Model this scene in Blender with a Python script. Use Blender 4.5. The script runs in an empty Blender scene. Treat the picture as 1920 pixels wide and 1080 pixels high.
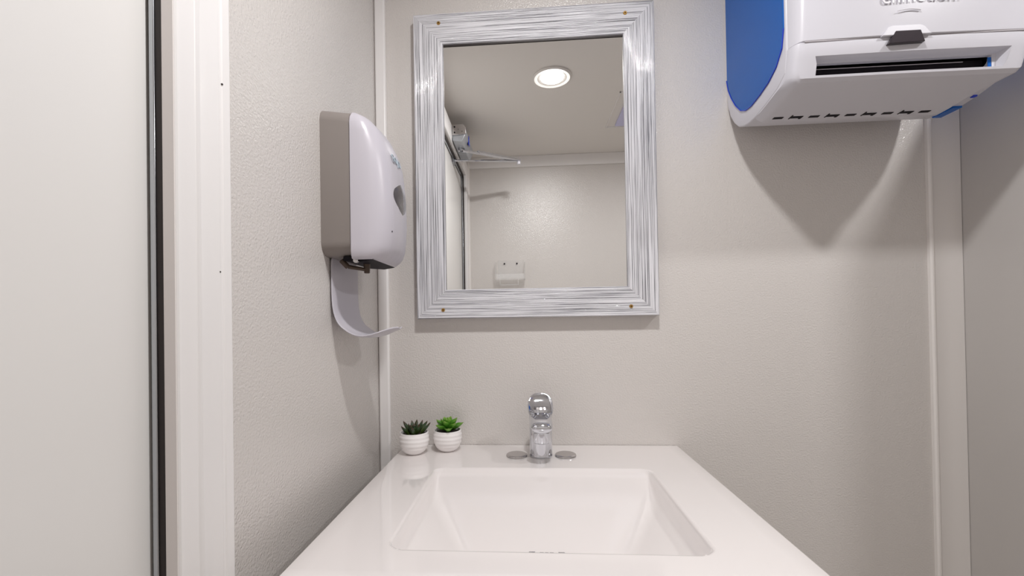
import bpy, bmesh, math, random
from mathutils import Vector, Matrix
from math import pi, sin, cos, radians
random.seed(7)
SC = bpy.context.scene
COL = SC.collection
H = 1.14          # camera height above the floor: every Z below is relative to it and is lifted at the end
D = .98           # back wall
XL, XR, YR, CE = -.333, 1.75, -.482, .88   # left wall, far right wall, rear wall, ceiling
CZ = -.277        # counter top

# ------------------------------------------------------------------ materials
def mat(name, col, rough=.5, metal=0., spec=.5, coat=0., emis=None, estr=0., trans=0., ior=1.45, alpha=None):
    m = bpy.data.materials.new(name); m.use_nodes = True
    b = m.node_tree.nodes['Principled BSDF']
    b.inputs['Base Color'].default_value = (*col, 1)
    b.inputs['Roughness'].default_value = rough
    b.inputs['Metallic'].default_value = metal
    b.inputs['Specular IOR Level'].default_value = spec
    b.inputs['Coat Weight'].default_value = coat
    b.inputs['Transmission Weight'].default_value = trans
    b.inputs['IOR'].default_value = ior
    if emis: b.inputs['Emission Color'].default_value = (*emis, 1); b.inputs['Emission Strength'].default_value = estr
    return m
def nodes(m): return m.node_tree.nodes, m.node_tree.links, m.node_tree.nodes['Principled BSDF']
def noise_bump(m, scale, strength, dist=.001, detail=2., rough_var=None, scale_xyz=(1, 1, 1), col_var=None):
    N, L, b = nodes(m)
    tc = N.new('ShaderNodeTexCoord'); mp = N.new('ShaderNodeMapping'); mp.inputs['Scale'].default_value = scale_xyz
    nz = N.new('ShaderNodeTexNoise'); nz.inputs['Scale'].default_value = scale; nz.inputs['Detail'].default_value = detail
    bp = N.new('ShaderNodeBump'); bp.inputs['Strength'].default_value = strength; bp.inputs['Distance'].default_value = dist
    L.new(tc.outputs['Object'], mp.inputs['Vector']); L.new(mp.outputs['Vector'], nz.inputs['Vector'])
    L.new(nz.outputs['Fac'], bp.inputs['Height']); L.new(bp.outputs['Normal'], b.inputs['Normal'])
    if col_var:
        n2 = N.new('ShaderNodeTexNoise'); n2.inputs['Scale'].default_value = 1.7; n2.inputs['Detail'].default_value = 3
        r = N.new('ShaderNodeValToRGB'); r.color_ramp.elements[0].position = .35; r.color_ramp.elements[1].position = .65
        r.color_ramp.elements[0].color = (*col_var[0], 1); r.color_ramp.elements[1].color = (*col_var[1], 1)
        L.new(tc.outputs['Object'], n2.inputs['Vector']); L.new(n2.outputs['Fac'], r.inputs['Fac']); L.new(r.outputs['Color'], b.inputs['Base Color'])
    return m
M = {}
M['wall'] = noise_bump(mat('frp_wall_panel', (.60, .565, .52), .2, spec=.65), 300, .75, .0013, 2.0, col_var=((.625, .597, .575), (.64, .612, .59)))
def _wallcoat():
    N, L, b = nodes(M['wall'])
    b.inputs['Coat Weight'].default_value = .6; b.inputs['Coat Roughness'].default_value = .09
    bp = [n for n in N if n.type == 'BUMP'][0]; L.new(bp.outputs['Normal'], b.inputs['Coat Normal'])
_wallcoat()
M['smooth_wall'] = noise_bump(mat('smooth_partition_laminate', (.50, .475, .455), .28), 60, .05, .0006, col_var=((.52, .50, .485), (.54, .52, .505)))
M['trim'] = noise_bump(mat('white_vinyl_trim', (.80, .775, .755), .3), 30, .05, .0006, scale_xyz=(1, 1, .1))
M['casing'] = noise_bump(mat('white_painted_casing', (.80, .785, .78), .3), 40, .05, .0006, scale_xyz=(1, 1, .08))
M['edge_shade'] = noise_bump(mat('shaded_casing_edge', (.74, .70, .685), .4), 40, .05, .0006, scale_xyz=(1, 1, .08))  # casing white darkened for the shaded inner edge
M['door'] = noise_bump(mat('pale_grey_door_skin', (.74, .73, .715), .25), 5, .06, .002)
M['ceiling'] = noise_bump(mat('ceiling_panel', (.74, .715, .685), .4), 12, .03, .001)
M['floor'] = noise_bump(mat('grey_vinyl_plank', (.62, .58, .54), .45), 18, .1, .001, scale_xyz=(1, .12, 1), col_var=((.60, .56, .52), (.66, .62, .58)))
M['dark'] = mat('black_rubber', (.02, .013, .012), .5)
M['brushed'] = noise_bump(mat('brushed_steel', (.50, .52, .55), .22, metal=1), 400, .1, .0003, scale_xyz=(1, 1, .01))
M['chrome'] = mat('chrome', (.70, .715, .76), .04, metal=1)
M['steel'] = noise_bump(mat('satin_nickel', (.62, .60, .60), .22, metal=1), 300, .05, .0002)
M['alu'] = noise_bump(mat('closer_silver_paint', (.45, .47, .50), .35, metal=.55), 200, .05, .0003)
M['brass'] = noise_bump(mat('brass_screw', (.55, .33, .10), .35, metal=1), 500, .2, .0003)
M['counter'] = mat('cultured_marble', (.77, .735, .725), .12, coat=1.0); M['counter'].node_tree.nodes['Principled BSDF'].inputs['Coat Roughness'].default_value = .03
M['white_plastic'] = noise_bump(mat('white_plastic', (.60, .595, .645), .3), 150, .03, .0003)
M['white_plastic_cool'] = noise_bump(mat('soap_cover_plastic', (.53, .51, .56), .3), 150, .03, .0003)
M['taupe'] = noise_bump(mat('taupe_plastic', (.245, .218, .203), .42), 150, .03, .0003)
M['black'] = mat('black_plastic', (.008, .006, .009), .6, spec=.2)
M['sensor'] = mat('smoked_sensor_window', (.035, .028, .035), .12)
M['brown'] = noise_bump(mat('brown_nozzle', (.075, .05, .035), .45), 300, .2, .0005)
M['crease'] = mat('seam_grey', (.38, .36, .38), .5)
M['window'] = mat('smoked_clear_plastic', (.085, .08, .09), .08, coat=.6)
M['logo'] = mat('pale_blue_print', (.42, .50, .56), .4)
M['emboss'] = mat('raised_grey_lettering', (.60, .59, .62), .35)
M['cabinet'] = noise_bump(mat('white_cabinet_paint', (.78, .77, .75), .4), 60, .05, .0005)
M['acrylic'] = mat('clear_acrylic', (.80, .80, .80), .06); M['acrylic'].node_tree.nodes['Principled BSDF'].inputs['Alpha'].default_value = .22
M['bluepl'] = noise_bump(mat('translucent_blue_plastic', (.03, .24, .90), .2, trans=.55, ior=1.2), 60, .15, .0008)
M['inner'] = noise_bump(mat('inner_housing_blue_grey', (.20, .42, .95), .4), 30, .3, .002)
M['tape'] = mat('blue_tape', (.01, .04, .5), .35)
M['lavender'] = mat('lavender_vent_lid', (.55, .55, .80), .3)
M['diffuser'] = mat('lamp_diffuser', (.9, .9, .9), .4, emis=(1, .97, .93), estr=18)
M['pot'] = noise_bump(mat('white_glazed_pot', (.84, .82, .815), .3), 40, .05, .001)
M['soil'] = noise_bump(mat('dark_soil', (.018, .011, .009), .9), 500, .8, .002)
M['mirror'] = mat('silvered_glass', (.90, .90, .89), .0, metal=1)
M['porthole'] = mat('dark_drain_hole', (.03, .03, .03), .6)
def leafmat(name, c0, c1, tip):
    m = mat(name, c0, .38); N, L, b = nodes(m)
    uv = N.new('ShaderNodeUVMap'); sp = N.new('ShaderNodeSeparateXYZ'); r = N.new('ShaderNodeValToRGB')
    e = r.color_ramp.elements; e[0].color = (*c0, 1); e[0].position = .1; e[1].color = (*tip, 1); e[1].position = .97
    x = e.new(.7); x.color = (*c1, 1)
    L.new(uv.outputs['UV'], sp.inputs[0]); L.new(sp.outputs[1], r.inputs['Fac']); L.new(r.outputs['Color'], b.inputs['Base Color'])
    return m
M['leaf_dark'] = leafmat('dark_spiky_leaf', (.055, .085, .01), (.022, .055, .018), (.06, .02, .012))
M['leaf_green'] = leafmat('bright_rosette_leaf', (.05, .17, .015), (.10, .30, .03), (.20, .34, .05))
def frame_mat():
    m = mat('whitewashed_ribbed_wood', (.7, .7, .72), .25, coat=.35)
    N, L, b = nodes(m)
    uv = N.new('ShaderNodeUVMap'); mp = N.new('ShaderNodeMapping'); mp.inputs['Scale'].default_value = (3, 800, 1)
    n1 = N.new('ShaderNodeTexNoise'); n1.inputs['Scale'].default_value = 1; n1.inputs['Detail'].default_value = 3; n1.inputs['Roughness'].default_value = .55
    mp2 = N.new('ShaderNodeMapping'); mp2.inputs['Scale'].default_value = (14, 900, 1)
    n2 = N.new('ShaderNodeTexNoise'); n2.inputs['Scale'].default_value = 1; n2.inputs['Detail'].default_value = 2
    ad = N.new('ShaderNodeMath'); ad.operation = 'ADD'; ad.inputs[1].default_value = 0
    mu = N.new('ShaderNodeMath'); mu.operation = 'MULTIPLY_ADD'; mu.inputs[1].default_value = .25
    r = N.new('ShaderNodeValToRGB'); e = r.color_ramp.elements
    e[0].position = .535; e[0].color = (.15, .15, .165, 1); e[1].position = .66; e[1].color = (.76, .76, .80, 1)
    x = e.new(.585); x.color = (.52, .52, .555, 1)
    L.new(uv.outputs['UV'], mp.inputs[0]); L.new(uv.outputs['UV'], mp2.inputs[0])
    L.new(mp.outputs[0], n1.inputs['Vector']); L.new(mp2.outputs[0], n2.inputs['Vector'])
    L.new(n2.outputs['Fac'], mu.inputs[0]); L.new(n1.outputs['Fac'], mu.inputs[2])
    L.new(mu.outputs[0], r.inputs['Fac']); L.new(r.outputs['Color'], b.inputs['Base Color'])
    bp = N.new('ShaderNodeBump'); bp.inputs['Strength'].default_value = .7; bp.inputs['Distance'].default_value = .0018
    L.new(mu.outputs[0], bp.inputs['Height']); L.new(bp.outputs['Normal'], b.inputs['Normal'])
    L.new(bp.outputs['Normal'], b.inputs['Coat Normal'])
    return m
M['frame'] = frame_mat()

# ------------------------------------------------------------------ mesh helpers
def box(bm, x0, x1, y0, y1, z0, z1):
    v = [bm.verts.new((x, y, z)) for x in (x0, x1) for y in (y0, y1) for z in (z0, z1)]
    for f in ((0, 1, 3, 2), (4, 6, 7, 5), (0, 4, 5, 1), (2, 3, 7, 6), (0, 2, 6, 4), (1, 5, 7, 3)):
        bm.faces.new([v[i] for i in f])
def BOX(*a):
    bm = bmesh.new(); box(bm, *a); return bm
def ring_loft(bm, rings, cap0=True, cap1=True, closed=True):
    R = [[bm.verts.new(p) for p in r] for r in rings]; n = len(R[0])
    for a, b in zip(R, R[1:]):
        for i in range(n if closed else n - 1):
            j = (i + 1) % n
            bm.faces.new((a[i], a[j], b[j], b[i]))
    if cap0: bm.faces.new(list(reversed(R[0])))
    if cap1: bm.faces.new(R[-1])
    return R
def lathe(bm, prof, cx, cy, n=40, axis='z', caps=True):
    """prof: (radius, height)"""
    rings = []
    for r, h in prof:
        rr = []
        for i in range(n):
            a = 2 * pi * i / n
            if axis == 'z': rr.append((cx + r * cos(a), cy + r * sin(a), h))
        rings.append(rr)
    ring_loft(bm, rings, caps, caps)
def cyl(bm, p0, p1, r, n=20, r1=None):
    p0, p1 = Vector(p0), Vector(p1); d = (p1 - p0).normalized()
    u = d.orthogonal().normalized(); w = d.cross(u); r1 = r if r1 is None else r1
    ring_loft(bm, [[p + (u * cos(2 * pi * i / n) + w * sin(2 * pi * i / n)) * q for i in range(n)] for p, q in ((p0, r), (p1, r1))])
def prism_x(bm, prof, x0, x1):
    """prof list of (y, z), extruded along x"""
    ring_loft(bm, [[(x, y, z) for y, z in prof] for x in (x0, x1)])
def prism(bm, prof, fn0, fn1):
    ring_loft(bm, [[fn0(*q) for q in prof], [fn1(*q) for q in prof]])
def wpos(o):
    v = Vector((0, 0, 0))
    while o: v += Vector(o.location); o = o.parent
    return v
def obj(name, bm, m, parent=None, bevel=0, seg=2, smooth=35, subsurf=0, solid=0, kind=None):
    bmesh.ops.recalc_face_normals(bm, faces=bm.faces)
    me = bpy.data.meshes.new(name)
    if parent:
        bmesh.ops.translate(bm, verts=bm.verts, vec=-wpos(parent))
    bm.to_mesh(me); bm.free()
    o = bpy.data.objects.new(name, me); COL.objects.link(o)
    me.materials.append(M[m] if isinstance(m, str) else m)
    if parent: o.parent = parent
    if smooth:
        for p in me.polygons: p.use_smooth = True
        me.set_sharp_from_angle(angle=radians(smooth))
    if solid:
        s = o.modifiers.new('thick', 'SOLIDIFY'); s.thickness = solid; s.offset = 0
    if bevel:
        b = o.modifiers.new('bevel', 'BEVEL'); b.width = bevel; b.segments = seg; b.limit_method = 'ANGLE'; b.angle_limit = radians(30); b.harden_normals = False
        for p in me.polygons: p.use_smooth = True
    if subsurf:
        s = o.modifiers.new('sub', 'SUBSURF'); s.levels = s.render_levels = subsurf
    if kind: o['kind'] = kind
    return o
def struct(name, bm, m, **k): return obj(name, bm, m, kind='structure', **k)
def tag(o, label, cat, group=None):
    o['label'] = label; o['category'] = cat
    if group: o['group'] = group
    return o
def thing(name, label, cat, loc, group=None):
    o = bpy.data.objects.new(name, None); COL.objects.link(o); o.location = loc; o.empty_display_size = .05
    return tag(o, label, cat, group)
def dup(root, loc, label):
    r = root.copy(); COL.objects.link(r); r.location = loc; r['label'] = label
    for ch in list(root.children):
        c = ch.copy(); COL.objects.link(c); c.parent = r
        for g in ch.children:
            d = g.copy(); COL.objects.link(d); d.parent = c
    return r
def bool_cut(o, bms):
    for bm in bms:
        bmesh.ops.recalc_face_normals(bm, faces=bm.faces)
        if o.parent: bmesh.ops.translate(bm, verts=bm.verts, vec=-wpos(o.parent))
        me = bpy.data.meshes.new('cut'); bm.to_mesh(me); bm.free()
        c = bpy.data.objects.new('cut', me); COL.objects.link(c)
        if o.parent: c.parent = o.parent
        md = o.modifiers.new('b', 'BOOLEAN'); md.operation = 'DIFFERENCE'; md.solver = 'EXACT'; md.object = c
        dg = bpy.context.evaluated_depsgraph_get(); dg.update()
        new = bpy.data.meshes.new_from_object(o.evaluated_get(dg))
        o.modifiers.clear(); o.data = new
        bpy.data.objects.remove(c)
    for p in o.data.polygons: p.use_smooth = True
    o.data.set_sharp_from_angle(angle=radians(30))
def text_mesh(name, body, size, mtx, m, parent, extrude=.0004, sx=1.):
    cu = bpy.data.curves.new(name, 'FONT'); cu.body = body; cu.size = size; cu.extrude = extrude; cu.align_x = 'CENTER'
    t = bpy.data.objects.new('t', cu); COL.objects.link(t)
    dg = bpy.context.evaluated_depsgraph_get(); dg.update()
    me = bpy.data.meshes.new_from_object(t.evaluated_get(dg)); bpy.data.objects.remove(t)
    bm = bmesh.new(); bm.from_mesh(me)
    bmesh.ops.scale(bm, verts=bm.verts, vec=(sx, 1, 1))
    bmesh.ops.transform(bm, matrix=mtx, verts=bm.verts)
    return obj(name, bm, m, parent, smooth=0)

# ------------------------------------------------------------------ the room
T = .05
struct('floor', BOX(XL - T, XR + T, YR - T, D + T, -H - .05, -H), 'floor')
struct('ceiling', BOX(XL - T, XR + T, YR - T, D + T, CE, CE + .04), 'ceiling')
struct('wall_back', BOX(XL - T, XR + T, D, D + T, -H, CE), 'wall')
DY0, DY1, DZ = -.366, .381, .75     # door opening in the left wall
bm = bmesh.new()
box(bm, XL - T, XL, DY1 , D, -H, CE); box(bm, XL - T, XL, YR, DY0, -H, CE); box(bm, XL - T, XL, DY0, DY1, DZ, CE)
struct('wall_left', bm, 'wall')
struct('wall_rear', BOX(XL - T, XR + T, YR - T, YR, -H, CE), 'wall')
struct('wall_right', BOX(XR, XR + T, YR, D, -H, CE), 'wall')
# door leaf, closed, flush in the left wall
struct('door_1', BOX(XL - .04, XL - .001, DY0 + .003, DY1 - .003, -H + .01, DZ - .004), 'door', bevel=.001)
# rubber seal and steel edge strip around the leaf
bm = bmesh.new()
box(bm, -.3312, -.3263, .3695, .381, -H, DZ - .010)
box(bm, -.3312, -.3263, DY0, DY0 + .008, -H, DZ - .010)
box(bm, -.3312, -.3263, DY0, .381, DZ - .010, DZ - .002)
struct('trim_1', bm, 'brushed', bevel=.0008)
bm = bmesh.new()
box(bm, -.3262, -.3205, .3712, .381, -H, DZ - .006)
box(bm, -.3262, -.3205, DY0 - .001, DY0 + .006, -H, DZ - .006)
box(bm, -.3262, -.3205, DY0, .381, DZ - .008, DZ + .001)
struct('trim_2', bm, 'dark')
# casing: a moulded profile run up, across and down
CP = [(0, .010), (0, .0235), (.0015, .0250), (.004, .0250), (.0052, .0236), (.0065, .0235), (.012, .0242), (.024, .0250), (.026, .0262), (.029, .0266), (.031, .0258),
      (.046, .0252), (.060, .0250), (.062, .0240), (.065, .0240), (.0665, .0250), (.078, .0248), (.081, .0232), (.081, .001), (.01, .001), (.01, .010)]   # (across, off the wall)
bm = bmesh.new()
def cas(path):
    ring_loft(bm, path)
CP = [(a * .92, o) for a, o in CP]; Y1, Y0 = .3725, DY0 - .004
ZT = DZ + .004
rings = [[(XL + o, Y1 + a, -H) for a, o in CP], [(XL + o, Y1 + a, ZT + a) for a, o in CP], [(XL + o, Y0 - a, ZT + a) for a, o in CP], [(XL + o, Y0 - a, -H) for a, o in CP]]
ring_loft(bm, rings)
struct('trim_3', bm, 'casing', smooth=25)
# inner edge face of the casing, its shade painted as a slightly darker strip
struct('trim_4', BOX(XL + .0126, XL + .0232, Y1 - .0012, Y1 + .0003, -H, ZT - .001), 'edge_shade')
bm = bmesh.new()
for z_, y_ in ((.052, .427), (.245, .433), (-.24, .375)):
    cyl(bm, (XL + .0235, y_, z_), (XL + .0253, y_, z_), .0009, 10)
struct('trim_10', bm, 'dark')
# corner mouldings
def quarter(cx, cy, sx, sy, w, d, z0, z1):
    """rounded bead filling the corner at cx,cy"""
    bm = bmesh.new(); P = [(cx, cy), (cx + sx * w, cy)]
    for i in range(9):
        a = i / 8 * pi / 2
        P.append((cx + sx * (w * .55 + w * .45 * cos(a)), cy + sy * (d * .55 + d * .45 * sin(a))))
    P += [(cx, cy + sy * d)]
    ring_loft(bm, [[(x, y, z) for x, y in P] for z in (z0, z1)]); return bm
struct('trim_5', BOX(XL + .0006, XL + .0245, D - .012, D + .001, -H, CE), 'casing', bevel=.004, seg=4)
struct('trim_6', quarter(XL, YR, 1, 1, .03, .03, -H, CE), 'trim')
bm = bmesh.new()                                     # batten beside the partition
PR = [(.828, 0), (.8285, .006), (.831, .0085), (.834, .0085), (.837, .006), (.840, .0045), (.868, .0045), (.893, .0045), (.893, 0)]
ring_loft(bm, [[(x, D - o, z) for x, o in PR] for z in (-H, CE)])
struct('trim_7', bm, 'trim')
# crown boards under the ceiling
bm = bmesh.new()
box(bm, XL + .001, XR, YR, YR + .012, CE - .060, CE)
struct('trim_8', bm, 'casing', bevel=.002)
bm = bmesh.new()
box(bm, XL, XR, D - .012, D, CE - .05, CE); struct('trim_9', bm, 'trim', bevel=.002)
for i, b in enumerate(((XL, XR, D - .01, D, -H, -H + .09), )):
    struct('baseboard_back', BOX(*b), 'trim', bevel=.002)

# ------------------------------------------------------------------ partition right of the basin
t = thing('partition_panel', 'smooth grey laminate partition panel standing right of the towel dispenser', 'partition', (.904, .98, -H))
obj('panel', BOX(.894, .912, .612, .9795, -H + .15, .53), 'smooth_wall', t, bevel=.0015)
obj('post', BOX(.893, .913, .600, .613, -H, .531), 'brushed', t, bevel=.002)

# ------------------------------------------------------------------ ceiling lamps
def lamp(x, y, label):
    t = thing('ceiling_light', label, 'ceiling light', (x, y, CE), 'round recessed ceiling lights')
    bm = bmesh.new()
    P = [(.070, CE - .0005), (.070, CE - .004), (.065, CE - .008), (.054, CE - .0065), (.044, CE - .003), (.0422, CE - .0005)]
    n = 48; ring_loft(bm, [[(x + r * cos(2 * pi * i / n), y + r * sin(2 * pi * i / n), h) for i in range(n)] for r, h in P], False, False)
    obj('trim_ring', bm, 'ceiling', t)
    bm = bmesh.new(); lathe(bm, [(.042, CE - .0006), (.042, CE - .002), (.040, CE - .0035)], x, y)
    obj('diffuser', bm, 'diffuser', t)
    return t
def lamp_light(name, x, y, power):
    l = bpy.data.lights.new(name, 'AREA'); l.shape = 'DISK'; l.size = .08; l.energy = power; l.color = (1, .985, .982)
    o = bpy.data.objects.new(name, l); COL.objects.link(o); o.location = (x, y, CE - .006)
    return o
AX, AY, BX, BY = .103, .303, 1.075, .303
lamp(AX, AY, 'lit round ceiling light seen in the mirror')
lamp(BX, BY, 'lit round ceiling light beyond the grey partition')
LI = [lamp_light('lamp_bulb', AX, AY, 7.9), lamp_light('lamp_bulb_far', BX, BY, 6.4)]

# ------------------------------------------------------------------ roof vent in the ceiling (seen at the mirror's right edge)
t = thing('ceiling_vent', 'square ceiling vent with white rim and lavender lid at the mirror edge', 'vent', (.55, 0, CE))
bm = bmesh.new(); x0, x1, y0, y1 = .374, .71, -.155, .17
for a in ((x0, x1, y0, y0 + .0035), (x0, x1, y1 - .0035, y1), (x0, x0 + .0035, y0, y1), (x1 - .0035, x1, y0, y1)):
    box(bm, *a, CE - .004, CE)
obj('rim', bm, 'casing', t)
obj('lid', BOX(x0 + .038, x1 - .038, y0 + .022, y1 - .04, CE - .008, CE - .0001), 'lavender', t, bevel=.003)

# ------------------------------------------------------------------ vanity: cabinet and integral basin top
cx0, cx1, cy0, cy1 = -.277, .316, .468, .978
bx0, bx1, by0, by1 = -.176, .216, .532, .829
def sstep(t): t = max(0, min(1, t)); return t * t * (3 - 2 * t)
def smin(a, b, k):
    h = max(0, min(1, .5 + .5 * (b - a) / k)); return b + (a - b) * h - k * h * (1 - h)
def basin(x, y):
    mx, my = (bx0 + bx1) / 2, (by0 + by1) / 2; hx, hy = (bx1 - bx0) / 2, (by1 - by0) / 2; r = .022
    qx, qy = abs(x - mx) - hx + r, abs(y - my) - hy + r
    s = -(math.hypot(max(qx, 0), max(qy, 0)) + min(max(qx, qy), 0) - r)
    if s <= 0: return 0
    side = smin(s * 3.0, .021 + .52 * s, .010) - .0 if s > .002 else s * 2.0
    back = .004 * sstep((by1 - y) / .02) + .33 * max(0, by1 - y)
    d = smin(side, back, .012) if y > .6 else smin(side, back, .012)
    d = smin(d, .078 + .008 * (1 - min(1, math.hypot(x - .022, y - .638) / .15)), .01)
    return max(d, 0)
def steps(a, b, dense, n0, n1):
    """uniform fine spacing inside dense ranges, coarse outside"""
    P = []; lo, hi = dense
    P += [a + (lo - a) * i / n0 for i in range(n0)]
    P += [lo + (hi - lo) * i / n1 for i in range(n1)]
    P += [hi + (b - hi) * i / n0 for i in range(n0 + 1)]
    return P
xs = steps(cx0 + .003, cx1 - .003, (bx0 - .004, bx1 + .004), 4, 150); ys = steps(cy0 + .003, cy1, (by0 - .004, by1 + .004), 4, 120)
bm = bmesh.new()
G = [[bm.verts.new((x, y, CZ - basin(x, y))) for y in ys] for x in xs]
for i in range(len(xs) - 1):
    for j in range(len(ys) - 1):
        bm.faces.new((G[i][j], G[i + 1][j], G[i + 1][j + 1], G[i][j + 1]))
edge = [G[i][0] for i in range(len(xs))] + [G[-1][j] for j in range(1, len(ys))] + [G[i][-1] for i in range(len(xs) - 2, -1, -1)] + [G[0][j] for j in range(len(ys) - 2, 0, -1)]
prev = edge
for off, dz in ((.0022, -.0008), (.003, -.003), (.003, -.026), (.0, -.028), (-.03, -.028)):
    cur = []
    for v in edge:
        x, y = v.co.x, v.co.y
        nx = -off if x < cx0 + .0035 else (off if x > cx1 - .0035 else 0); ny = -off if y < cy0 + .0035 else 0
        cur.append(bm.verts.new((x + nx, y + ny, CZ + dz)))
    for i in range(len(edge)):
        j = (i + 1) % len(edge); bm.faces.new((prev[i], prev[j], cur[j], cur[i]))
    prev = cur
top = obj('washbasin', bm, 'counter', smooth=50)
tag(top, 'white glossy vanity top with a shallow rectangular integral basin', 'sink')
dr = bmesh.new(); zx, zy = .022, .638; zd = CZ - basin(zx, zy)
lathe(dr, [(.031, zd - .002), (.031, zd + .002), (.029, zd + .0045), (.022, zd + .0045), (.020, zd + .0030), (.004, zd + .0034)], zx, zy, 40)
drain = obj('drain', dr, 'chrome', top)
h_ = bmesh.new()
for k in range(12):
    a = 2 * pi * k / 12; lathe(h_, [(.0028, zd + .0028), (.0028, zd + .0042)], zx + .0145 * cos(a), zy + .0145 * sin(a), 12)
obj('drain_hole', h_, 'porthole', drain)
cab = thing('vanity_cabinet', 'white vanity cabinet under the basin top', 'cabinet', (.02, .74, -H))
bm = bmesh.new(); zt = CZ - .0285
for a in ((cx0 + .02, cx0 + .038, cy0 + .03, cy1 - .002, -H, zt), (cx1 - .038, cx1 - .02, cy0 + .03, cy1 - .002, -H, zt), (cx0 + .038, cx1 - .038, cy1 - .014, cy1 - .002, -H, zt),
          (cx0 + .038, cx1 - .038, cy0 + .03, cy1 - .014, -H + .09, -H + .105), (cx0 + .038, cx1 - .038, cy0 + .06, cy0 + .075, -H, -H + .09), (cx0 + .038, cx1 - .038, cy0 + .03, cy0 + .045, zt - .05, zt)):
    box(bm, *a)
obj('body', bm, 'cabinet', cab)
mx = (cx0 + cx1) / 2
for a, b, hx in ((cx0 + .022, mx - .0015, mx - .03), (mx + .0015, cx1 - .022, mx + .03)):
    d_ = obj('door', BOX(a, b, cy0 + .011, cy0 + .029, -H + .1, zt - .006), 'cabinet', cab, bevel=.003)
    k_ = bmesh.new(); cyl(k_, (hx, cy0 + .0112, zt - .09), (hx, cy0 - .004, zt - .09), .006, 16); cyl(k_, (hx, cy0 - .004, zt - .09), (hx, cy0 - .014, zt - .09), .013, 24, .011)
    obj('knob', k_, 'steel', d_)

# ------------------------------------------------------------------ faucet
fx, fy = .0225, .905
F = thing('faucet', 'chrome single lever faucet at the back of the basin', 'faucet', (fx, fy, CZ))
bm = bmesh.new()
lathe(bm, [(.0226, CZ), (.0230, CZ + .0012), (.0230, CZ + .003), (.0226, CZ + .005), (.0226, CZ + .03), (.0230, CZ + .078), (.0228, CZ + .090), (.0215, CZ + .0955), (.018, CZ + .098)], fx, fy, 64)
obj('body', bm, 'chrome', F, smooth=40)
# spout: superellipse sections marching forward
def sect(y, zc, w, h, n=40, e=2.6, tilt=0.):
    P = []
    for i in range(n):
        a = 2 * pi * i / n; c, s = cos(a), sin(a)
        u = abs(c) ** (2 / e) * (1 if c > 0 else -1) * w; v = abs(s) ** (2 / e) * (1 if s > 0 else -1) * h
        P.append((fx + u, y - v * sin(tilt), zc + v * cos(tilt)))
    return P
bm = bmesh.new(); S = []
for y, z, w, h in ((fy + .008, .074, .0190, .020), (fy - .01, .074, .0218, .0185), (fy - .025, .0745, .0222, .0160), (fy - .042, .0745, .0220, .0138), (fy - .058, .0745, .0216, .0120), (fy - .070, .0740, .0205, .0106), (fy - .0765, .0735, .0185, .0094), (fy - .081, .0730, .0150, .0070), (fy - .0825, .0728, .0090, .0035)):
    S.append(sect(y, CZ + z, w, h))
ring_loft(bm, S); sp = obj('spout', bm, 'chrome', F, smooth=60)
bm = bmesh.new(); ay = fy - .058
lathe(bm, [(.0172, CZ + .066), (.0175, CZ + .062), (.0168, CZ + .044), (.0150, CZ + .0425), (.0125, CZ + .0425), (.0120, CZ + .046), (.002, CZ + .046)], fx, ay, 48)
ar = obj('aerator', bm, 'chrome', sp, smooth=40)
bm = bmesh.new(); lathe(bm, [(.0115, CZ + .0445), (.0115, CZ + .0435), (.002, CZ + .0432)], fx, ay, 32); obj('aerator_screen', bm, 'brown', ar)
# lever: domed oval paddle that slopes down toward the front
bm = bmesh.new(); rings = []
tl = radians(46); hc = Vector((fx, fy - .006, CZ + .0985))
ax = Vector((0, -cos(tl), -sin(tl))); nz_ = Vector((0, -sin(tl), cos(tl)))
def oval(a, k=1.):
    c, s = cos(a), sin(a); u = abs(c) ** .78 * (1 if c > 0 else -1) * .0255 * k
    v = abs(s) ** .80 * (1 if s > 0 else -1) * .0305 * k
    return u, v
for k, t_ in ((.30, -.016), (.66, -.014), (.88, -.008), (1.0, -.001), (1.0, .002), (.97, .0040), (.92, .0050), (.87, .0044), (.6, .0034), (.3, .0030)):
    R_ = []
    for i in range(64):
        u, v = oval(2 * pi * i / 64, k)
        dip = t_ + .004 * (v / .0305) ** 2
        R_.append(hc + Vector((u, 0, 0)) + ax * v + nz_ * dip)
    rings.append(R_)
ring_loft(bm, rings); lv = obj('lever', bm, 'chrome', F, smooth=60)
bm = bmesh.new(); lathe(bm, [(.0205, CZ + .092), (.0208, CZ + .096), (.0180, CZ + .1005)], fx, fy, 48); obj('lever_collar', bm, 'steel', F)

def disc(x, y, label):
    t = bmesh.new(); lathe(t, [(.0205, CZ), (.0213, CZ + .0012), (.0208, CZ + .0034), (.0190, CZ + .0046), (.001, CZ + .0050)], x, y, 48)
    o = obj('hole_cover', t, 'steel', smooth=30); tag(o, label, 'hole cover', 'round metal covers over the faucet holes')
disc(-.0265, .901, 'round metal hole cover left of the faucet'); disc(.0715, .903, 'round metal hole cover right of the faucet')

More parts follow.
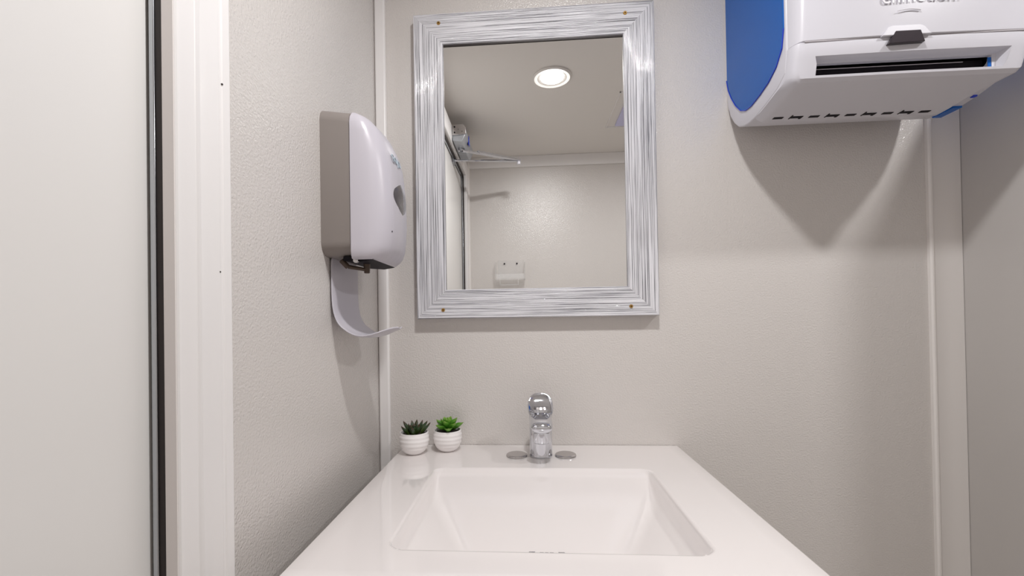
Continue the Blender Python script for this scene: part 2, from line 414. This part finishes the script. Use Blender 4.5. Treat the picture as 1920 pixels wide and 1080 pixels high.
# ------------------------------------------------------------------ potted succulents
def leaf(bm, base, azim, elev, L, W, th, curl=0., cup=.25, n=9, m=10):
    uvl = bm.loops.layers.uv.verify(); rings = []; p = Vector(base); e = elev
    side = Vector((-sin(azim), cos(azim), 0)); hs = []
    for i in range(n + 1):
        t = i / n
        w = W * (.45 + .55 * sin(pi / 2 * min(1, t / .5)))
        w = max(w * (1 if t < .5 else (1 - ((t - .5) / .5) ** 2.1)), .0002)
        d = Vector((cos(azim) * cos(e), sin(azim) * cos(e), sin(e))); nn = side.cross(d) * -1
        if nn.z < 0: nn = -nn
        tt = th * (w / W) ** .7
        R_ = []
        for k in range(m):
            a = 2 * pi * k / m; u = cos(a) * w / 2; v = sin(a) * tt / 2
            v += cup * (u * u) / max(W, 1e-6) * 2
            R_.append(p + side * u + nn * v)
        rings.append(R_); hs.append(t); p = p + d * (L / n); e += curl / n
    R = [[bm.verts.new(q) for q in r] for r in rings]
    for i in range(n):
        for k in range(m):
            f = bm.faces.new((R[i][k], R[i][(k + 1) % m], R[i + 1][(k + 1) % m], R[i + 1][k]))
            for lp, vv in zip(f.loops, (hs[i], hs[i], hs[i + 1], hs[i + 1])): lp[uvl].uv = (.5, vv)
    for f in (bm.faces.new(R[0][::-1]), bm.faces.new(R[-1])):
        for lp in f.loops: lp[uvl].uv = (.5, .99)
def pot(x, y, label, foliage, m, s=1.):
    t = thing('potted_succulent', label, 'plant', (x, y, CZ), 'small succulents in white ribbed pots')
    bm = bmesh.new(); P0 = [(.014, 0), (.0165, .0008), (.0215, .005), (.0262, .011), (.0292, .018), (.0306, .024), (.0309, .030), (.0303, .037), (.0295, .0425)]; P = []
    for (ra, ha), (rb, hb_) in zip(P0, P0[1:]):
        P += [(ra + (rb - ra) * q / 5, ha + (hb_ - ha) * q / 5) for q in range(5)]
    P += [P0[-1], (.0289, .0445), (.0276, .0448), (.0272, .043), (.0275, .036), (.020, .035)]
    n = 64; rr = []
    for r, h in P:
        rg = []
        for i in range(n):
            a = 2 * pi * i / n
            q = r + (.0004 * sin(h * 750 + 1.2 * sin(a)) if .006 < h < .043 and r > .0262 else 0)
            rg.append((x + q * s * cos(a), y + q * s * sin(a), CZ + h * s))
        rr.append(rg)
    ring_loft(bm, rr); obj('pot', bm, 'pot', t, smooth=60)
    bm = bmesh.new(); lathe(bm, [(.0268 * s, CZ + .037 * s), (.025 * s, CZ + .040 * s), (.012 * s, CZ + .0415 * s), (.001, CZ + .0415 * s)], x, y, 32); obj('soil', bm, 'soil', t)
    bm = bmesh.new(); foliage(bm, x, y, CZ + .038 * s); obj('foliage', bm, m, t, smooth=70)
def spiky(bm, x, y, z):
    g = 2.399963
    for i in range(17):
        a = g * i + .3; k = i / 16
        el = radians(88 - 52 * k + random.uniform(-5, 5)); L = .0235 + .012 * k + random.uniform(-.002, .002)
        r = .002 + .012 * k
        leaf(bm, (x + r * cos(a), y + r * sin(a), z), a, el, L, .0092, .0052, curl=.2, cup=.6)
def rosette(bm, x, y, z):
    g = 2.399963
    for i in range(21):
        a = g * i + .9; k = i / 20
        el = radians(84 - 70 * k ** .8 + random.uniform(-4, 4)); L = .014 + .0195 * k ** .7
        r = .001 + .006 * k
        leaf(bm, (x + r * cos(a) + .001, y + r * sin(a), z + .015 - .011 * k), a, el, L, .0115 + .0065 * k, .0036, curl=.5, cup=.8)
pot(-.2405, .916, 'potted succulent with dark spiky leaves in the corner, left of the two', spiky, 'leaf_dark')
pot(-.1740, .938, 'potted succulent with bright green rosette, nearer the faucet', rosette, 'leaf_green', .98)

# ------------------------------------------------------------------ mirror
mx0, mx1, mz0, mz1 = -.241, .2775, .0025, .6705; ix0, ix1, iz0, iz1 = -.1755, .2125, .0655, .6035
MR = thing('wall_mirror', 'framed wall mirror above the basin', 'mirror', ((mx0 + mx1) / 2, D, mz0))
def frame_bm():
    bm = bmesh.new(); uvl = bm.loops.layers.uv.verify()
    # profile: (t across 0 outer..1 inner, distance off wall)
    PF = [(0, 0), (0, .019), (.012, .0235), (.03, .0245), (.5, .0235), (.95, .0215), (.985, .0205), (1, .0185), (1, .006)]
    C_o = [(mx0, mz0), (mx1, mz0), (mx1, mz1), (mx0, mz1)]; C_i = [(ix0, iz0), (ix1, iz0), (ix1, iz1), (ix0, iz1)]
    for s in range(4):
        a, b = s, (s + 1) % 4; prev = None; vv = 0
        for q, (t_, o_) in enumerate(PF):
            P = []
            for c in (a, b):
                P.append((C_o[c][0] + (C_i[c][0] - C_o[c][0]) * t_, D - o_, C_o[c][1] + (C_i[c][1] - C_o[c][1]) * t_))
            if q: vv += math.hypot((PF[q][0] - PF[q - 1][0]) * .065, PF[q][1] - PF[q - 1][1])
            cur = [(bm.verts.new(p), vv) for p in P]
            if prev:
                f = bm.faces.new((prev[0][0], prev[1][0], cur[1][0], cur[0][0]))
                for lp in f.loops:
                    al = lp.vert.co.x if s % 2 == 0 else lp.vert.co.z
                    v_ = prev[0][1] if lp.vert in (prev[0][0], prev[1][0]) else cur[0][1]
                    lp[uvl].uv = (al + s * 3.1, v_ + s * 1.7)
            prev = cur
    bmesh.ops.remove_doubles(bm, verts=bm.verts, dist=1e-6)
    return bm
obj('frame', frame_bm(), 'frame', MR, smooth=20)
obj('glass', BOX(ix0 - .006, ix1 + .006, D - .0165, D - .0135, iz0 - .006, iz1 + .006), 'mirror', MR, smooth=0)
obj('backing_board', BOX(ix0 - .008, ix1 + .008, D - .0134, D - .0005, iz0 - .008, iz1 + .008), 'dark', MR, smooth=0)
obj('rebate_shadow', BOX(ix0, ix1, D - .0182, D - .0168, iz1 - .0035, iz1 + .004), 'dark', MR, smooth=0)  # black strip standing in for the shadow gap above the glass
for x, z in ((-.184, .649), (.217, .646), (.2185, .0225), (-.183, .0215)):
    bm = bmesh.new(); cyl(bm, (x, D - .0228, z), (x, D - .0252, z), .0046, 24, .0034)
    s_ = obj('screw', bm, 'brass', MR)
    bm = bmesh.new()
    for k in range(2):
        w_, h2 = ((.0018, .0005), (.0005, .0018))[k]; box(bm, x - w_, x + w_, D - .02535, D - .0251, z - h2, z + h2)
    obj('screw_recess', bm, 'black', s_)

# ------------------------------------------------------------------ soap dispenser on the left wall
SY, SW = .776, .076
SD = thing('soap_dispenser', 'white and taupe automatic soap dispenser on the left wall', 'soap dispenser', (XL, SY, .10))
def rrect(y0, y1, z0, z1, r, n=6):
    P = []
    for cy_, cz_, a0 in ((y1 - r, z1 - r, 0), (y0 + r, z1 - r, pi / 2), (y0 + r, z0 + r, pi), (y1 - r, z0 + r, 3 * pi / 2)):
        for i in range(n + 1):
            a = a0 + i / n * pi / 2; P.append((cy_ + r * cos(a), cz_ + r * sin(a)))
    return P
bm = bmesh.new(); rs = []
for o_, sh in ((.0, .0), (.047, .002), (.0485, .0035)):
    rs.append([(XL + o_, y, z) for y, z in rrect(SY - SW + sh, SY + SW - sh, .108 + sh * .5, .352 - sh * 1.5 - o_ * .06, .022)])
ring_loft(bm, rs); obj('back_housing', bm, 'taupe', SD, smooth=40)
bm = bmesh.new()
def sop(z):   # front bulge against height
    K = [(.102, .092), (.110, .104), (.125, .110), (.16, .1145), (.22, .1135), (.27, .109), (.30, .101), (.325, .088), (.340, .074), (.346, .060)]
    if z <= K[0][0]: return K[0][1]
    for (a, fa), (b, fb) in zip(K, K[1:]):
        if z <= b: return fa + (fb - fa) * (z - a) / (b - a)
    return K[-1][1]
def cover_pt(t_, z, lift=0):
    """t_ -1..1 across the front, z height"""
    hw = SW - .001
    k = max(0, (z - .325) / .022); hw -= .016 * k * k
    k2 = max(0, (.115 - z) / .02); hw -= .010 * k2 * k2
    f = sop(z); a = abs(t_)
    # plan: side wall out to .078, then rounded shoulder, then gently curved front
    K = [(0, 0, 1.), (.25, .27, .985), (.5, .52, .945), (.62, .66, .89), (.74, .80, .78), (.85, .92, .60), (.93, .985, .33), (1., 1., 0.)]
    for (u0, y0, f0), (u1, y1, f1) in zip(K, K[1:]):
        if a <= u1 + 1e-9:
            q = (a - u0) / (u1 - u0); yy = y0 + (y1 - y0) * q; ff = f0 + (f1 - f0) * q; break
    return Vector((XL + .0492 + (f - .0492) * ff + lift, SY + (hw * yy) * (1 if t_ > 0 else -1), z))
zs = [.102, .104, .107, .114, .125, .145, .17, .20, .23, .255, .275, .295, .312, .325, .334, .340, .344, .346]
ts = [i / 20 for i in range(-20, 21)]
G = [[bm.verts.new(cover_pt(t_, z)) for t_ in ts] for z in zs]
for i in range(len(zs) - 1):
    for j in range(len(ts) - 1): bm.faces.new((G[i][j], G[i][j + 1], G[i + 1][j + 1], G[i + 1][j]))
bm.faces.new([G[-1][j] for j in range(len(ts))]); bm.faces.new([G[0][j] for j in range(len(ts) - 1, -1, -1)])
back = [G[0][0]] + [G[i][0] for i in range(1, len(zs))] + [G[i][-1] for i in range(len(zs) - 1, -1, -1)]
bm.faces.new(back)
cov = obj('front_cover', bm, 'white_plastic_cool', SD, smooth=60)
def patch(outline, m, name, parent, lift=.0006, rings_=5):
    """curved patch following the cover, outline given in (t, z)"""
    bm = bmesh.new(); cu = sum(p[0] for p in outline) / len(outline); cv = sum(p[1] for p in outline) / len(outline)
    c = bm.verts.new(cover_pt(cu, cv, lift + .0012)); prev = None
    for r in range(1, rings_ + 1):
        k = r / rings_; ring = [bm.verts.new(cover_pt(cu + (u - cu) * k, cv + (v - cv) * k, lift * 1 + .0012 * (1 - k * k) - (.0008 if k == 1 else 0))) for u, v in outline]
        for i in range(len(ring)):
            j = (i + 1) % len(ring)
            if prev: bm.faces.new((prev[i], prev[j], ring[j], ring[i]))
            else: bm.faces.new((c, ring[i], ring[j]))
        prev = ring
    return obj(name, bm, m, parent, smooth=60)
alm = []
for i in range(28):
    a = 2 * pi * i / 28; s = sin(a); c = cos(a)
    v_ = 1 - 4 * i / 28 if i <= 14 else -1 + 4 * (i - 14) / 28
    w_ = .50 * (1 - abs(v_) ** 2)
    alm.append(((w_ if i <= 14 else -w_) + (0 if abs(v_) < .99 else 0), .214 + .0285 * v_))
patch(alm, 'window', 'level_window', cov)
Mx = Matrix(((0, 0, 1, XL + .1035), (1, 0, 0, SY - .012), (0, 1, 0, .278), (0, 0, 0, 1)))
Mx = Matrix.Translation((XL + .1085, SY - .010, .274)) @ Matrix.Rotation(radians(-16), 4, 'Y') @ Matrix(((0, 0, 1, 0), (1, 0, 0, 0), (0, 1, 0, 0), (0, 0, 0, 1)))
text_mesh('logo', 'GOJO', .019, Mx, 'logo', cov, .0006)
bm = bmesh.new(); cyl(bm, cover_pt(-.55, .150, -.0005), cover_pt(-.55, .150, .0004), .0014, 12); obj('sensor_dot', bm, 'black', cov)
# underside recess, nozzle
bm = bmesh.new(); prism(bm, [(.03, .101), (.03, .108), (.085, .108), (.080, .1015), (.060, .0985)], lambda o_, z: (XL + o_, SY - .06, z), lambda o_, z: (XL + o_, SY + .06, z))
obj('underside', bm, 'black', SD)
bm = bmesh.new(); cyl(bm, (XL + .020, SY - .045, .104), (XL + .030, SY - .040, .092), .0045, 14); cyl(bm, (XL + .030, SY - .040, .093), (XL + .056, SY - .022, .089), .0035, 14, .003)
cyl(bm, (XL + .056, SY - .022, .100), (XL + .056, SY - .022, .083), .0058, 18, .0048)
obj('nozzle', bm, 'brown', SD, bevel=.001)
bm = bmesh.new(); cyl(bm, (XL + .052, SY - .058, .1005), (XL + .052, SY - .063, .1005), .0042, 18); obj('lock', bm, 'steel', SD)
# drip tray: curved tongue
TP = [(.0035, .112), (.0035, .08), (.0035, .045), (.0045, .025), (.008, .008), (.015, -.006), (.025, -.0175), (.037, -.0255), (.050, -.0290), (.062, -.0285), (.074, -.0250), (.086, -.0200), (.096, -.0165), (.100, -.0148), (.104, -.0145)]
bm = bmesh.new(); R_ = []
TC = SY + .011
for i, (o_, z) in enumerate(TP):
    w = .059 if o_ < .050 else .059 * math.sqrt(max(.015, 1 - ((o_ - .050) / .0545) ** 2))
    row = []
    for j in range(-8, 9):
        u = j / 8; row.append(bm.verts.new((XL + o_, TC + w * u, z + .006 * u * u * (1 if o_ > .02 else 0) * 0.6)))
    R_.append(row)
for a, b in zip(R_, R_[1:]):
    for j in range(16): bm.faces.new((a[j], a[j + 1], b[j + 1], b[j]))
obj('drip_tray', bm, 'white_plastic_cool', SD, smooth=60, solid=.0028, subsurf=1)

# ------------------------------------------------------------------ towel dispenser on the back wall
TX0, TX1, TT = .433, .792, .82
TD = thing('paper_towel_dispenser', 'white and blue automatic paper towel dispenser on the back wall', 'towel dispenser', ((TX0 + TX1) / 2, D, .37))
def px_(prof, x0, x1): 
    bm = bmesh.new(); ring_loft(bm, [[(x, D - p, z) for p, z in prof] for x in (x0, x1)]); return bm
HP = [(0, TT), (0, .462), (.004, .440), (.014, .418), (.030, .397), (.048, .382), (.068, .374), (.090, .3705), (.115, .3715), (.150, .3765), (.190, .386), (.214, .400), (.219, .43), (.2195, TT - .01), (.20, TT)]
hs_ = px_(HP, TX0, TX1)
hb = obj('back_housing', hs_, 'white_plastic', TD, bevel=.003, seg=3)
# blue windows let into both sides
BP = [(.003, TT - .012), (.003, .500), (.010, .476), (.023, .453), (.041, .429), (.062, .409), (.082, .400), (.104, .3985), (.135, .4035), (.165, .411), (.190, .424), (.208, .445), (.214, .475), (.2145, TT - .02), (.20, TT - .012)]
for xo, xi in ((TX0, TX0 + .010), (TX1, TX1 - .010)):
    cut = px_([((p - .11) * 1. + .11, z) for p, z in BP], min(xo - (.002 if xo < xi else 0), xi), max(xi, xo + (.002 if xo > xi else 0)))
    bool_cut(hb, [cut])
    s = 1 if xi > xo else -1
    q = px_([(.11 + (p - .11) * .94, z + (.001 if z < .5 else 0)) for p, z in BP], min(xo + s * .0075, xi - s * .0005), max(xo + s * .0075, xi - s * .0005))
    obj('inner_frame', q, 'inner', TD)
    sp_ = obj('side_window', px_([(.11 + (p - .11) * .995, z) for p, z in BP], min(xo - s * .0012, xo + s * .0022), max(xo - s * .0012, xo + s * .0022)), 'bluepl', TD, bevel=.001)
    rim = [(p, z) for p, z in BP]; bm = bmesh.new()
    pts_o = [(xo - s * .0014, D - p, z) for p, z in rim]
    cvals = [Vector(v) for v in pts_o]
    for a, b in zip(cvals[1:12], cvals[2:13]): cyl(bm, a, b, .0009, 8)
    obj('window_rim', bm, 'tape', sp_)
# front cover: barrel front, rounded shoulders down to the chin
def shell(zp, name, m, **k):
    """zp rows of (z, p_front, x inset of the flat front, x inset of the sides); plan section per row"""
    bm = bmesh.new(); rings = []
    for z, p, ins, sd in zp:
        x0, x1 = TX0 + sd, TX1 - sd; w = ins
        P = [(x0, .2), (x0 + .001, min(p, .2) + (p - .2) * .35 if p > .2 else p)]
        base = min(.205, p - .002)
        P = [(x0, base)]
        for i in range(1, 7):
            a = i / 6 * pi / 2; P.append((x0 + w * (1 - cos(a)), base + (p - base) * sin(a)))
        P.append(((x0 + x1) / 2, p + .004))
        for i in range(6, 0, -1):
            a = i / 6 * pi / 2; P.append((x1 - w * (1 - cos(a)), base + (p - base) * sin(a)))
        P.append((x1, base))
        rings.append([(x, D - q, z) for x, q in P])
    ring_loft(bm, rings); return bm
up = shell([(.436, .2405, .017, .0007), (.46, .2425, .018, .0007), (.50, .2445, .018, .0007), (.60, .246, .018, .0007), (.72, .242, .02, .001), (.79, .232, .024, .004), (TT, .215, .03, .01)], '', '')
upo = obj('front_cover', up, 'white_plastic', TD, bevel=.0012, smooth=40)
# lower chin: loft of side profile stations across x
CH = [(.2045, .435), (.2395, .435), (.2395, .4235), (.2370, .4120), (.2320, .3895), (.2300, .3815), (.2245, .3765), (.20, .3735), (.165, .3675), (.135, .3630), (.112, .3625), (.105, .368), (.11, .40)]
bm = bmesh.new(); ST = []
def chin(x, k, lift):
    """k shrinks the nose of the profile toward the side plane; lift raises the underside"""
    u_ = (x - cxm) / hw
    sh = lambda p: max(0, min(1, (.235 - p) / .09)) * (.034 * max(0, u_) ** 6)
    return [(x - sh(p), D - (.112 + (p - .112) * k if p > .112 else p), z + (lift if z < .40 else lift * .3 if z < .43 else 0)) for p, z in CH]
cxm = (TX0 + TX1) / 2; hw = (TX1 - TX0) / 2 - .0008
for u, k, lf in ((-1, .86, .010), (-.985, .93, .0075), (-.965, .97, .004), (-.94, .99, .001), (-.91, .997, 0), (-.87, 1, 0), (0, 1.012, 0), (.87, 1, 0), (.91, .997, 0), (.94, .99, .001), (.965, .97, .004), (.985, .93, .0075), (1, .86, .010)):
    ST.append(chin(cxm + hw * u, k, lf))
ring_loft(bm, ST)
ch = obj('lower_cover', bm, 'white_plastic', TD, smooth=50)
# recess and slot
sx0, sx1 = TX0 + .041, TX1 - .050
rc = bmesh.new(); ring_loft(rc, [[(x, y, z) for x, y, z in ((a, D - .26, .4175), (b, D - .26, .4175), (c, D - .222, .410), (d, D - .222, .410))] for a, b, c, d in (((sx0 - .012), (sx1 + .03), (sx1 + .008), (sx0 - .004)),)] + [[(sx0 - .004, D - .26, .3850), (sx1 + .012, D - .26, .3850), (sx1 + .008, D - .222, .3850), (sx0 - .004, D - .222, .3850)]])
sl = BOX(sx0, sx1 + .002, D - .24, D - .150, .3855, .4085)
bool_cut(ch, [rc, sl])
bool_cut(hb, [BOX(sx0, sx1 + .002, D - .24, D - .150, .3855, .4085)])
obj('slot_interior', BOX(sx0 + .0004, sx1 + .0016, D - .208, D - .155, .3859, .4081), 'black', TD)
# a thin pale tear bar seen inside the mouth of the slot
bm = bmesh.new(); box(bm, sx0 + .002, sx1 - .04, D - .2212, D - .2203, .3995, .4003); obj('tear_bar', bm, 'crease', TD)
obj('slot_end', BOX(sx1 - .003, sx1 + .0016, D - .2215, D - .2204, .388, .405), 'bluepl', TD)
# sensor window with raised surround
sxc = .598
bm = bmesh.new(); ring_loft(bm, [[(x, D - p, z) for x, z in ((sxc - .036, .4345), (sxc + .038, .4345), (sxc + .027, .4475), (sxc + .020, .4500), (sxc - .020, .4500), (sxc - .027, .4475))] for p in (.236, .2460)])
obj('sensor_surround', bm, 'white_plastic', TD, bevel=.001)
bm = bmesh.new(); ring_loft(bm, [[(x, D - p, z) for x, z in ((sxc - .027, .4215), (sxc + .027, .4225), (sxc + .021, .4410), (sxc - .016, .4410))] for p in (.238, .2467)])
obj('sensor_window', bm, 'sensor', TD, bevel=.001)
# thin parting line under the cover
bm = bmesh.new(); box(bm, TX0 + .016, TX1 - .016, D - .2408, D - .225, .4345, .4362); obj('parting_line', bm, 'crease', TD)
# release slots in the underside
for i in range(9):
    x = TX0 + .034 + i * .0318; w = .0085 if i % 2 == 0 else .011
    y0_ = D - .134 if i % 2 == 0 else D - .1345
    bm = bmesh.new(); box(bm, x - w, x + w, y0_ + .0025, y0_ + .0095, .3620, .3640)
    if i % 2: box(bm, x - w, x - w + .0018, y0_ - .002, y0_ + .012, .3619, .3640); box(bm, x + w - .004, x + w, y0_ + .0045, y0_ + .013, .3619, .3640)
    obj('release_slot', bm, 'black', TD)
for p0, p1, xa, xb, m_ in ((.080, .122, .7745, .7912, 'bluepl'), (.146, .153, .781, .788, 'tape'), (.178, .184, .781, .788, 'tape')):
    pm = (p0 + p1) / 2; zc = .3715 + max(0, pm - .115) * .15 + max(0, pm - .15) * .09 + max(0, pm - .19) * .35
    obj('latch', BOX(xa, xb, D - p1, D - p0, zc - .0022, zc + .004), m_, TD, bevel=.001)
Mt = Matrix.Translation((.617, D - .2488, .4835)) @ Matrix(((1, 0, 0, 0), (0, 0, -1, 0), (0, 1, 0, 0), (0, 0, 0, 1)))
text_mesh('lettering', 'enmotion', .029, Mt, 'emboss', upo, .0002)
bm = bmesh.new()
for k in range(10):
    a0, a1 = k / 10, (k + 1) / 10
    P_ = lambda a: Vector((.583 + .034 * a, D - .2489, .4700 + .0035 * sin(a * pi * .8) - .002 * a))
    cyl(bm, P_(a0), P_(a1), .0005 + .0004 * a0, 8)
obj('swoosh', bm, 'emboss', upo)

# ------------------------------------------------------------------ door closer above the door (seen in the mirror)
DC = thing('door_closer', 'silver door closer with folded arm above the door, seen in the mirror', 'door closer', (XL + .025, -.02, .77))
bx_ = XL + .0270
bm = bmesh.new(); ring_loft(bm, [[(bx_ + o_, y, z) for o_, z in ((0, .762), (0, .826), (.045, .826), (.056, .812), (.056, .790), (.040, .756))] for y in (.06, -.185)])
cb = obj('body', bm, 'alu', DC, bevel=.002)
bm = bmesh.new(); ring_loft(bm, [[(bx_ + o_, y, z) for o_, z in ((-.0005, .782), (-.0005, .828), (.046, .828), (.0575, .814), (.0575, .786))] for y in (.0602, .0665)])
ep = obj('end_plate', bm, 'steel', cb, bevel=.001)
for o_, z in ((.010, .817), (.010, .793), (.026, .806), (.042, .797)):
    bm = bmesh.new(); cyl(bm, (bx_ + o_, .0665, z), (bx_ + o_, .0675, z), .0035 if o_ < .02 else .0015, 14); obj('screw', bm, 'black', ep)
bm = bmesh.new(); cyl(bm, (bx_ + .022, -.02, .762), (bx_ + .022, -.02, .746), .011, 24); obj('spindle', bm, 'chrome', cb)
bm = bmesh.new(); box(bm, bx_ + .0555, bx_ + .0575, -.06, -.025, .778, .805); box(bm, bx_ + .0565, bx_ + .0585, -.045, -.03, .79, .818); obj('tape_scrap', bm, 'tape', cb, bevel=.0015)
elb = Vector((-.030, -.190, .752))
def bar(bm, p0, p1, w, h):
    p0, p1 = Vector(p0), Vector(p1); d = (p1 - p0).normalized(); s = d.cross(Vector((0, 0, 1))).normalized() * w / 2; u = Vector((0, 0, h / 2))
    ring_loft(bm, [[p + s + u, p - s + u, p - s - u, p + s - u] for p in (p0, p1)])
bm = bmesh.new(); bar(bm, (bx_ + .022, -.02, .749), (bx_ + .10, -.07, .751), .018, .006); bar(bm, (bx_ + .09, -.064, .755), elb + Vector((.004, -.002, .003)), .026, .009)
obj('main_arm', bm, 'chrome', DC, bevel=.001)
bm = bmesh.new(); foot = Vector((XL + .004, -.110, .738))
cyl(bm, foot, foot.lerp(elb, .45), .0045, 12); bar(bm, foot.lerp(elb, .40), elb, .018, .006)
obj('forearm', bm, 'chrome', DC, bevel=.0008)
bm = bmesh.new(); cyl(bm, elb + Vector((0, 0, -.016)), elb + Vector((0, 0, .006)), .0085, 18); obj('elbow', bm, 'white_plastic', DC, bevel=.001)
bm = bmesh.new(); box(bm, XL - .001, XL + .006, -.135, -.085, .722, .742); box(bm, XL + .004, XL + .012, -.12, -.10, .733, .742); obj('arm_bracket', bm, 'alu', DC, bevel=.001)

# ------------------------------------------------------------------ clear holder on the rear wall (seen in the mirror)
CH_ = thing('acrylic_holder', 'empty clear acrylic dispenser on the wall behind, seen in the mirror', 'holder', (-.095, YR, .20))
hx0, hx1, hz0, hz1 = -.169, -.0095, .210, .317
obj('back_panel', BOX(hx0 + .012, hx1 - .012, YR - .0005, YR + .003, hz0 + .01, hz1), 'acrylic', CH_, bevel=.0008)
for xa in (hx0, hx1 - .004): obj('side_panel', BOX(xa, xa + .004, YR, YR + .05, hz0, hz1 - .01), 'acrylic', CH_, bevel=.0008)
bm = bmesh.new(); box(bm, hx0 + .004, hx1 - .004, YR + .003, YR + .05, hz0, hz0 + .004); box(bm, hx0 + .004, hx1 - .004, YR + .046, YR + .05, hz0 + .004, hz0 + .03)
obj('tray', bm, 'acrylic', CH_, bevel=.0008)
bm = bmesh.new(); box(bm, hx0 + .024, hx0 + .028, YR + .02, YR + .05, hz0 - .03, hz0); box(bm, hx1 - .04, hx1 - .036, YR + .02, YR + .05, hz0 - .03, hz0); box(bm, hx0 + .028, hx1 - .04, YR + .02, YR + .05, hz0 - .03, hz0 - .026)
obj('lower_lip', bm, 'acrylic', CH_, bevel=.0008)
for xa in (hx0 + .048, hx1 - .044):
    bm = bmesh.new(); cyl(bm, (xa, YR + .003, hz1 - .018), (xa, YR + .006, hz1 - .018), .0042, 14); obj('screw', bm, 'black', CH_)

# ------------------------------------------------------------------ lift everything so the floor sits at 0
for o in list(SC.objects):
    if o.parent is None: o.location.z += H

# ------------------------------------------------------------------ camera (vertical-corrected wide angle: off-centre principal point)
f, ppx, ppy, yaw, pitch, roll = 833.63, 931.56, 590.98, .06918, .00874, -.01598
fw = Vector((-sin(yaw) * cos(pitch), cos(yaw) * cos(pitch), sin(pitch))); rt = Vector((cos(yaw), sin(yaw), 0)); upv = rt.cross(fw)
r2 = rt * cos(roll) + upv * sin(roll); u2 = -rt * sin(roll) + upv * cos(roll)
cam = bpy.data.cameras.new('camera'); co = bpy.data.objects.new('camera', cam); COL.objects.link(co)
co.matrix_world = Matrix(((r2.x, u2.x, -fw.x, 0), (r2.y, u2.y, -fw.y, 0), (r2.z, u2.z, -fw.z, H), (0, 0, 0, 1)))
cam.sensor_fit = 'HORIZONTAL'; cam.sensor_width = 36; cam.lens = f / 1920 * 36
cam.shift_x = (960 - ppx) / 1920; cam.shift_y = (ppy - 540) / 1920; cam.clip_start = .01
SC.camera = co

w = bpy.data.worlds.new('world'); SC.world = w; w.use_nodes = True
w.node_tree.nodes['Background'].inputs['Color'].default_value = (.05, .05, .05, 1); w.node_tree.nodes['Background'].inputs['Strength'].default_value = .2
SC.view_settings.view_transform = 'Standard'; SC.view_settings.look = 'None'; SC.view_settings.gamma = 1; SC.view_settings.use_curve_mapping = False
SC.view_settings.exposure = 0.04
SC.cycles.max_bounces = 16; SC.cycles.diffuse_bounces = 10; SC.cycles.glossy_bounces = 6; SC.cycles.transmission_bounces = 10
SC.cycles.use_denoising = True; SC.cycles.sample_clamp_indirect = 6; SC.cycles.caustics_reflective = False; SC.cycles.caustics_refractive = False
